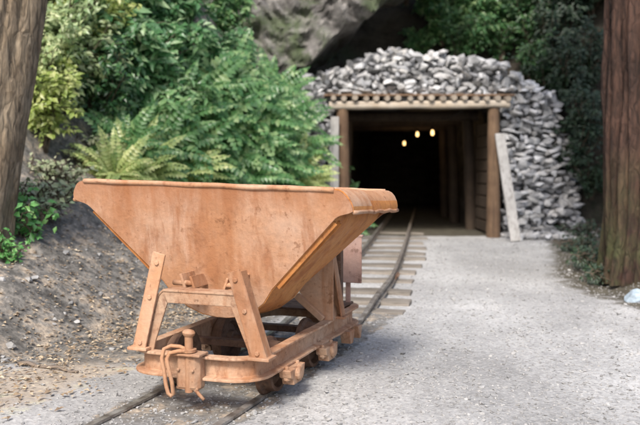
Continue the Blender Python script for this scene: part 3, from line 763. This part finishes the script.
# ------------------------------------------------------------------ plants
def fern_mesh(seed, nf=24, Lf=.8, width=.17, mat='fern'):
    r = random.Random(seed); mb = MB()
    for k in range(nf):
        az = 2 * math.pi * k / nf + r.uniform(-.25, .25); el = R(r.uniform(38, 82)); l = Lf * r.uniform(.65, 1.1); droop = r.uniform(.9, 1.6)
        p = V((0, 0, 0)); pts = []; n = 16; d0 = el; tw = r.uniform(-.35, .35)
        for i in range(n + 1):
            u = i / n; e = d0 - droop * u ** 1.3; a2 = az + tw * u
            pts.append(p.copy()); p = p + V((math.cos(a2) * math.cos(e), math.sin(a2) * math.cos(e), math.sin(e))) * (l / n)
        mb.tube(pts[::4], [.005, .0045, .004, .003, .002, .001][:len(pts[::4])], 3)
        for i in range(2, n + 1):
            u = i / n; t = (pts[i] - pts[i - 1]).normalized(); side = t.cross(V((0, 0, 1))).normalized(); up = side.cross(t)
            ln = width * l / .8 * min(1, .45 + u * 2.2) * (1 - u) ** .65 + .012
            for sg in (-1, 1):
                d = (side * sg + t * .42 - up * r.uniform(.02, .28)).normalized()
                leafquad(mb, pts[i], d, up, ln * r.uniform(.85, 1.1), .066 * l / .8 + .004, .12)
    return mb
def shrub_mesh(seed, H=1.0, W=.6, leaves=900, ls=.085, ratio=.5):
    r = random.Random(seed); st = MB(); lf = MB(); tips = []
    for k in range(9):
        az = r.uniform(0, 6.28); out = W * r.uniform(.3, 1); h = H * r.uniform(.6, 1.05)
        pts = [V((.03 * math.cos(az), .03 * math.sin(az), 0))]
        for i in range(1, 7):
            u = i / 6; pts.append(V((out * u ** 1.4 * math.cos(az), out * u ** 1.4 * math.sin(az), h * u)) + V((r.gauss(0, .02), r.gauss(0, .02), r.gauss(0, .02))))
        st.tube(pts, [.014 * (1 - .12 * i) for i in range(7)], 5)
        for i in range(2, 7):
            for q in range(2):
                b0 = pts[i]; d = V((r.gauss(0, 1), r.gauss(0, 1), r.gauss(.3, .7))).normalized(); e = b0 + d * W * r.uniform(.25, .55)
                st.tube([b0, b0.lerp(e, .5) + V((0, 0, .02)), e], [.006, .004, .002], 4); tips.append((b0, e))
    for i in range(leaves):
        a, e = r.choice(tips); u = r.random() ** .6; p = a.lerp(e, u) + V((r.gauss(0, .035), r.gauss(0, .035), r.gauss(0, .03)))
        d = (V((r.gauss(0, 1), r.gauss(0, 1), r.gauss(-.15, .45))) + (e - a) * 2).normalized(); l = ls * r.uniform(.6, 1.25)
        lu = V((.1 + r.gauss(0, .45), -.85 + r.gauss(0, .45), .8 + r.gauss(0, .4))); d = (d - lu * (d.dot(lu) / lu.length_squared) * .85 - V((0, 0, .2))).normalized()
        leafquad(lf, p, d, lu, l, l * ratio * r.uniform(.8, 1.2), .15)
    return st, lf
FERN = {}
def fern_proto(kind):
    if kind not in FERN:
        seed, nf, Lf, w, mat = {'a': (1, 40, .95, .19, 'fern'), 'b': (2, 36, .85, .17, 'fern'), 'c': (3, 42, .80, .17, 'fern_light'), 'd': (4, 34, .95, .21, 'fern')}[kind]
        FERN[kind] = (fern_mesh(seed, nf, Lf, w), mat)
    return FERN[kind]
FM = {}
def fern(px, D, kind, sc, lab, dz=0.0):
    x = (px - 320) / 800 * D; z = G(x, D) + dz
    if kind not in FM:
        mb, mat = fern_proto(kind); o = mb.build('fern', M[mat], fix=False); FM[kind] = o
    else: o = FM[kind].copy(); C.objects.link(o)
    o.location = (x, D, z - .02); o.scale = (sc, sc, sc)
    o.rotation_euler = (Matrix.Rotation(rnd.uniform(.1, .6), 3, 'Y') @ Matrix.Rotation(rnd.uniform(.55, .95), 3, 'X') @ Matrix.Rotation(rnd.uniform(0, 6.28), 3, 'Z')).to_euler()   # leans out from the slope
    return tag(o, lab, 'fern', 'ferns on the bank')
SM_ = {}
def shrub(px, D, kind, sc, lab, pos=None, group='shrubs on the bank', cat='shrub', name='shrub'):
    if pos is None: x = (px - 320) / 800 * D; pos = V((x, D, G(x, D) - .03))
    if kind not in SM_:
        seed, H, W, n, ls, ra, mat = {'teal': (11, 1.15, .55, 2000, .16, .38, 'leaf'), 'teal2': (12, 1.0, .65, 2000, .15, .44, 'leaf'), 'yellow': (13, 1.2, .55, 1700, .10, .5, 'leaf_yellow'), 'pale': (14, 1.0, .55, 1800, .095, .5, 'leaf_pale'),
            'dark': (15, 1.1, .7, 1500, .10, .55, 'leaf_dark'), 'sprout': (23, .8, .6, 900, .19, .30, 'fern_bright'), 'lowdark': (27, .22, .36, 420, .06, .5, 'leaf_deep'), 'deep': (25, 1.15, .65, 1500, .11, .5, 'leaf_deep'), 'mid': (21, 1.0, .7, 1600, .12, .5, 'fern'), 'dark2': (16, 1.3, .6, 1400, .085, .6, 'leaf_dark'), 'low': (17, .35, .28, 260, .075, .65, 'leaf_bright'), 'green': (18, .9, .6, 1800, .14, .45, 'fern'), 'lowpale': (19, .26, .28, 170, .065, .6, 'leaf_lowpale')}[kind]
        st, lf = shrub_mesh(seed, H, W, n, ls, ra)
        a = st.build('stem', M['stem'], None, smooth=True, fix=False); b_ = lf.build('foliage', M[mat], None, fix=False); SM_[kind] = (a, b_); first = True
    else:
        a, b_ = [o.copy() for o in SM_[kind]]; C.objects.link(a); C.objects.link(b_)
    e = empty(name, pos, rnd.uniform(-.7, .9)); e.scale = (sc, sc, sc); a.parent = e; b_.parent = e
    return tag(e, lab, cat, group)

# where the sight line through a point of the photograph meets the bank
def hit(px, py):
    D = 4.0
    while D < 16:
        p = at(px, py, D)
        if p.z <= G(p.x, p.y): break
        D += .05
    return min(D, 13.2)
# ferns, row by row up the bank (base points)
for px, py, k, sc, lab in [
    (112, 186, 'c', .75, 'small light green fern behind the left lip of the cart'),
    (140, 188, 'c', .95, 'light yellowish fern arching behind the upper left of the tub'),
    (168, 190, 'c', 1.0, 'largest pale green fern above the left half of the cart rim'),
    (200, 190, 'b', .95, 'medium green fern just over the rim left of the tub centre'),
    (232, 190, 'a', .9, 'teal green fern over the middle of the cart rim'),
    (264, 190, 'd', .95, 'broad fern with long fronds over the right half of the rim'),
    (292, 188, 'c', .95, 'light tipped fern hanging low near the right end of the rim'),
    (318, 186, 'b', .95, 'fern spilling down beside the track near the tunnel mouth'),
    (326, 160, 'a', .8, 'rightmost fern covering the foot of the stone wall'),
    (152, 162, 'a', .95, 'dark green fern in the second row above the light ferns'),
    (184, 164, 'd', 1.0, 'wide spreading fern in the second row left of centre'),
    (216, 162, 'a', 1.0, 'tall fern at the centre of the green bank'),
    (250, 162, 'b', 1.05, 'bright fern right of the bank centre, second row'),
    (282, 160, 'd', 1.0, 'long fronded fern high on the bank beside the stone wall'),
    (306, 136, 'b', 1.0, 'fern tucked against the upper left of the stone wall'),
    (172, 136, 'b', 1.05, 'fern in the third row under the overhanging shrubs'),
    (206, 134, 'd', 1.1, 'fern in the third row below the tallest teal shrub'),
    (240, 134, 'a', 1.1, 'uppermost fern in the middle of the bank'),
    (274, 132, 'a', 1.05, 'uppermost fern below the grey cliff'),
    (124, 160, 'b', .9, 'fern at the edge of the dark hollow left of the bank'),
    (300, 168, 'a', .95, 'fern between the long fronded fern and the tunnel mouth'),
    (190, 108, 'a', 1.1, 'fern half way up the bank under the blue green shrub'),
    (226, 106, 'd', 1.1, 'fern half way up the bank under the narrow teal shrub'),
    (327, 176, 'd', .85, 'fern closest to the upright plank at the tunnel mouth'),
    (322, 120, 'd', 1.0, 'fern arching across the left flank of the stone wall'),
    (262, 108, 'b', 1.1, 'fern at the foot of the cliff left of the low green shrub')]:
    fern(px, hit(px, py), k, sc, lab)
for px, py, k, sc, lab in [
    (46, 150, 'yellow', .75, 'yellow green shrub right beside the left trunk'),
    (66, 118, 'pale', .85, 'pale leafed shrub behind the left trunk'),
    (92, 82, 'yellow', .85, 'tall yellow green shrub lit at the top left'),
    (58, 80, 'pale', 1.0, 'taller pale shrub high up behind the left trunk'),
    (122, 118, 'teal', .95, 'teal green shrub between the yellow shrub and the fern bank'),
    (150, 108, 'teal2', 1.0, 'wide teal shrub over the left ferns'),
    (178, 84, 'teal', .85, 'upright teal shrub above the middle ferns'),
    (212, 84, 'teal2', .7, 'dense blue green shrub below the cliff'),
    (244, 88, 'teal', .55, 'narrow teal shrub left of the grey cliff'),
    (276, 100, 'green', .8, 'low green shrub at the foot of the cliff'),
    (300, 104, 'green', .75, 'small green shrub on the left shoulder of the stone wall'),
    (104, 128, 'dark', .8, 'dark shrub deep behind the yellow shrub'),
    (70, 44, 'yellow', 1.0, 'big light yellow shrub at the very top left corner'),
    (135, 70, 'teal', 1.15, 'tall teal shrub at the top edge left of centre'),
    (168, 50, 'teal2', .9, 'topmost shrub over the green bank'),
    (38, 110, 'pale', .8, 'pale shrub touching the left trunk at mid height'),
    (112, 44, 'pale', 1.15, 'high pale shrub above the tall yellow green shrub'),
    (145, 25, 'green', 1.3, 'green bush at the top edge between the tall teal shrubs'),
    (312, 84, 'green', .55, 'little green shrub in the gap between cliff and stone wall'),
    (225, 40, 'green', .7, 'small green shrub clinging to the left end of the cliff'),
    (258, 72, 'green', .7, 'green shrub overhanging the lower left of the cliff'),
    (92, 118, 'dark2', .7, 'added dark bush standing in for the shaded hollow below the tall yellow green shrub'),  # bush added to give the hollow its darkness
    (232, 128, 'sprout', .8, 'broad leafed bright plant among the ferns at the bank centre'),
    (262, 146, 'sprout', .8, 'broad leafed plant between the ferns right of the bank centre'),
    (196, 150, 'sprout', .75, 'broad leafed plant between the ferns left of the bank centre'),
    (288, 140, 'sprout', .7, 'broad leafed plant high beside the stone wall'),
    (214, 182, 'sprout', .6, 'low broad leafed plant just over the middle of the cart rim'),
    (276, 184, 'sprout', .6, 'low broad leafed plant over the right part of the cart rim'),
    (160, 150, 'sprout', .75, 'broad leafed plant over the pale ferns at left'),
    (310, 172, 'sprout', .6, 'broad leafed plant at the left edge of the tunnel mouth'),
    (322, 150, 'sprout', .8, 'broad leafed plant before the left flank of the stone wall'),
    (316, 112, 'green', .8, 'green shrub before the upper left flank of the stone wall'),
    (286, 78, 'teal', .75, 'teal shrub right under the lip of the grey cliff')]:
    shrub(px, hit(px, py), k, sc, lab)
for px, py, k, sc, lab in [
    (6, 232, 'low', .75, 'bright green low plant at the left edge below the trunk'),
    (26, 240, 'low', .85, 'larger bright green low plant beside the trunk foot'),
    (44, 222, 'lowpale', .9, 'pale low plant right of the trunk foot'),
    (62, 206, 'lowpale', .9, 'pale sprawling plant on the bank above the bare soil'),
    (30, 208, 'lowpale', .9, 'pale little plant close behind the trunk foot'),
    (84, 172, 'lowpale', .8, 'small pale plant at the top of the bare bank'),
    (70, 186, 'lowpale', .8, 'pale plant just above the left lip of the tub'),
    (50, 184, 'lowpale', .8, 'small pale plant between the trunk and the bare bank top'),
    (96, 158, 'lowpale', .9, 'pale plant in the dark hollow left of the ferns'),
    (8, 262, 'low', .55, 'tiny green sprig low on the bare bank at the left edge')]:
    shrub(px, hit(px, py), k, sc, lab, group='low plants on the bank', cat='plant', name='low_plant')
for px, py, k, sc, lab in [
    (594, 268, 'lowdark', 1.0, 'low dark plant at the left side of the red trunk foot'),
    (580, 252, 'lowdark', .9, 'low dark plant between the red trunk and the stone heap'),
    (606, 284, 'lowdark', .8, 'nearest low dark plant at the red trunk foot'),
    (588, 240, 'lowdark', 1.1, 'low dark plant behind the red trunk foot')]:
    shrub(px, hit(px, py), k, sc, lab, group='low plants by the red trunk', cat='plant', name='low_plant')
# dark growth on the hill above and right of the portal
def onhill(px, py, D=14.0):
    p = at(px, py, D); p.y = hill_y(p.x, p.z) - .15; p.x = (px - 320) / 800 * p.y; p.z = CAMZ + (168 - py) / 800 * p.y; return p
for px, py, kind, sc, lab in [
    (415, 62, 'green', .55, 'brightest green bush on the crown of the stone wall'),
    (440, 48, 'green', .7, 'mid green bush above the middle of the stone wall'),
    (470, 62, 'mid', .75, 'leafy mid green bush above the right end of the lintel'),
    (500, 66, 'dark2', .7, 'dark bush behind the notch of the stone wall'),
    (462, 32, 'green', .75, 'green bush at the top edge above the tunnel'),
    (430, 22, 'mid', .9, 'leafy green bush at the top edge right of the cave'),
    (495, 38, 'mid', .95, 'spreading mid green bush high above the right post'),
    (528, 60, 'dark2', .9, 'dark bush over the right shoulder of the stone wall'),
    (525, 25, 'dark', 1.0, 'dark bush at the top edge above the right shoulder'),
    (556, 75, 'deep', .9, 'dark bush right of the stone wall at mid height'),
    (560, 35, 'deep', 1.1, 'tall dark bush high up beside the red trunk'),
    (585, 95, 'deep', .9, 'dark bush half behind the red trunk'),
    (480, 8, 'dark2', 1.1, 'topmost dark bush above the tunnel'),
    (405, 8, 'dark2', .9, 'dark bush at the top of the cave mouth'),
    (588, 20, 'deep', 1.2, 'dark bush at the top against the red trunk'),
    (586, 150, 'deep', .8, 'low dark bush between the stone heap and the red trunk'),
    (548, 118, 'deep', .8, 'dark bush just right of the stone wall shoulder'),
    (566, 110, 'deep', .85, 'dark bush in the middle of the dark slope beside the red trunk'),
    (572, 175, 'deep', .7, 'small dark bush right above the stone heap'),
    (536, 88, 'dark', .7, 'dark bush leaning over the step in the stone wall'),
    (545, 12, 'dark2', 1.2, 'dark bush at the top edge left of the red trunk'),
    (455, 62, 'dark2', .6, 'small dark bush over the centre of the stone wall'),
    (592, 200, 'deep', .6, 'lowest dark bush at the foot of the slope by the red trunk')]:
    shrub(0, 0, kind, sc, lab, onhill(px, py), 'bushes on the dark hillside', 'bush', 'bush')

def trunk_mesh(base, top, r0, r1, seed, flare=.5, furrow=.06, n=120, m=150, nf=16):
    base, top = V(base), V(top); mb = MB(); ax = (top - base).normalized(); a = ax.cross(V((0, 1, 0))).normalized(); b_ = a.cross(ax)
    H = (top - base).length
    for j in range(m + 1):
        u = (j / m) ** 1.4; p = base + (top - base) * u + V((.10 * noise.noise(V((u * 3, seed, 0))), .10 * noise.noise(V((u * 3, seed, 7))), 0)) * min(1, u * 5)
        h = u * H; rr_ = r0 + (r1 - r0) * u + flare * r0 * math.exp(-h / .35)
        for i in range(n):
            an = 2 * math.pi * i / n; q = V((math.cos(an), math.sin(an), 0))
            f = abs(noise.noise(V((q.x * nf * .35 + seed, q.y * nf * .35, h * .35)))) * 1.6 + .5 * abs(noise.noise(V((q.x * nf * .9, q.y * nf * .9 + seed, h * .8))))
            butt = .25 * flare * noise.noise(V((q.x * 1.5, q.y * 1.5, seed))) * math.exp(-h / .6)
            k = rr_ * (1 - furrow * 1.2 + furrow * 2 * f + butt)
            mb.v.append(p + a * (k * q.x) + b_ * (k * q.y))
    for j in range(m):
        for i in range(n):
            mb.f.append((j * n + i, j * n + (i + 1) % n, (j + 1) * n + (i + 1) % n, (j + 1) * n + i))
    return mb
def crown_mesh(c, rx, rz, nl, leaves, seed, ls=.14):
    r = random.Random(seed); lm = MB(); lf = MB(); c = V(c); tips = []
    for k in range(nl):
        az = r.uniform(0, 6.28); h = r.uniform(-rz * .8, rz); a = c + V((0, 0, h - .4)); k2 = math.sqrt(max(.05, 1 - (h / rz) ** 2 * .8))
        e = c + V((math.cos(az) * rx * k2 * r.uniform(.6, 1), math.sin(az) * rx * k2 * r.uniform(.6, 1), h + r.uniform(-.2, .4)))
        lm.tube([a, a.lerp(e, .5) + V((0, 0, .12)), e], [.06, .035, .01], 6)
        for q in range(5):
            s = a.lerp(e, r.uniform(.3, 1)); t = s + V((r.gauss(0, .4), r.gauss(0, .4), r.gauss(0, .25))); lm.tube([s, t], [.012, .004], 4); tips.append((s, t))
    for i in range(leaves):
        s, t = r.choice(tips); p = s.lerp(t, r.random()) + V((r.gauss(0, .13), r.gauss(0, .13), r.gauss(0, .09))); l = ls * r.uniform(.6, 1.2)
        leafquad(lf, p, (r.gauss(0, 1), r.gauss(0, 1), r.gauss(-.2, .4)), (r.gauss(0, .4), r.gauss(0, .4), 1), l, l * .5, .1)
    return lm, lf
xb, yb = -2.60, 5.75
t1 = empty('tree', (xb, yb, G(xb, yb) - .25)); tag(t1, 'grey brown leaning trunk at the left edge with pale bark patches', 'tree', 'trees at the edges of the yard')
trunk_mesh((0, 0, 0), (1.25, .5, 8.2), .35, .20, 3, .10, .07, nf=12).build('trunk', M['bark_grey'], t1, smooth=True)
xb, yb = 3.24, 7.35
t2 = empty('tree', (xb, yb, G(xb, yb) - .2)); tag(t2, 'massive dark red trunk with deep furrows and mossy foot at right', 'tree', 'trees at the edges of the yard')
trunk_mesh((0, 0, 0), (.05, .25, 10), .58, .46, 9, .08, .11, n=200, nf=26).build('trunk', M['bark_red'], t2, smooth=True)
lm, lf = crown_mesh((.35, 1.1, 6.3), 2.9, 1.6, 34, 9500, 5, .24)  # unseen crown, enlarged and shifted to shade the wall's right flank
cr = lf.build('crown', M['leaf_dark'], t2, fix=False); lm.build('limb', M['bark_red'], cr, smooth=True, fix=False)
mb = MB(); r = random.Random(3); vs, fs = hull(rock_pts(r, .17, .10, .075, 22)); mb.add(vs, fs)
o = mb.build('blue_rock', M['blue_rock'], bevel=.01); p = at(643, 302, 6.45); o.location = (p.x, p.y, G(p.x, p.y) + .03); tag(o, 'pale blue rock at the right edge below the red trunk', 'rock')

# ------------------------------------------------------------------ light
sc = bpy.context.scene
w = bpy.data.worlds.new('World'); sc.world = w; w.use_nodes = True; nt = w.node_tree
sky = N(nt, 'ShaderNodeTexSky', sky_type='NISHITA'); sky.sun_disc = False
EL, AZ = R(47), R(-165)       # azimuth of the sun seen from above, clockwise from +Y
sky.sun_elevation = EL; sky.sun_rotation = AZ; sky.air_density = 1.0; sky.dust_density = 3.0; sky.ozone_density = .6
bg = nt.nodes['Background']; bg.inputs['Strength'].default_value = .15; L(nt, sky.outputs[0], bg.inputs['Color'])
sd = bpy.data.lights.new('sun', 'SUN'); sd.energy = 2.4; sd.angle = R(14); sd.color = (1, .95, .88)
so = bpy.data.objects.new('sun', sd); C.objects.link(so)
d = V((math.sin(AZ) * math.cos(EL), math.cos(AZ) * math.cos(EL), math.sin(EL)))     # towards the sun
so.rotation_euler = d.to_track_quat('Z', 'Y').to_euler(); so.location = d * 30
vs = sc.view_settings; sc.display_settings.display_device = 'sRGB'; vs.view_transform = 'Standard'; vs.look = 'None'; vs.gamma = 1; vs.exposure = .92
try: vs.use_curve_mapping = False
except Exception: pass
sc.cycles.max_bounces = 6
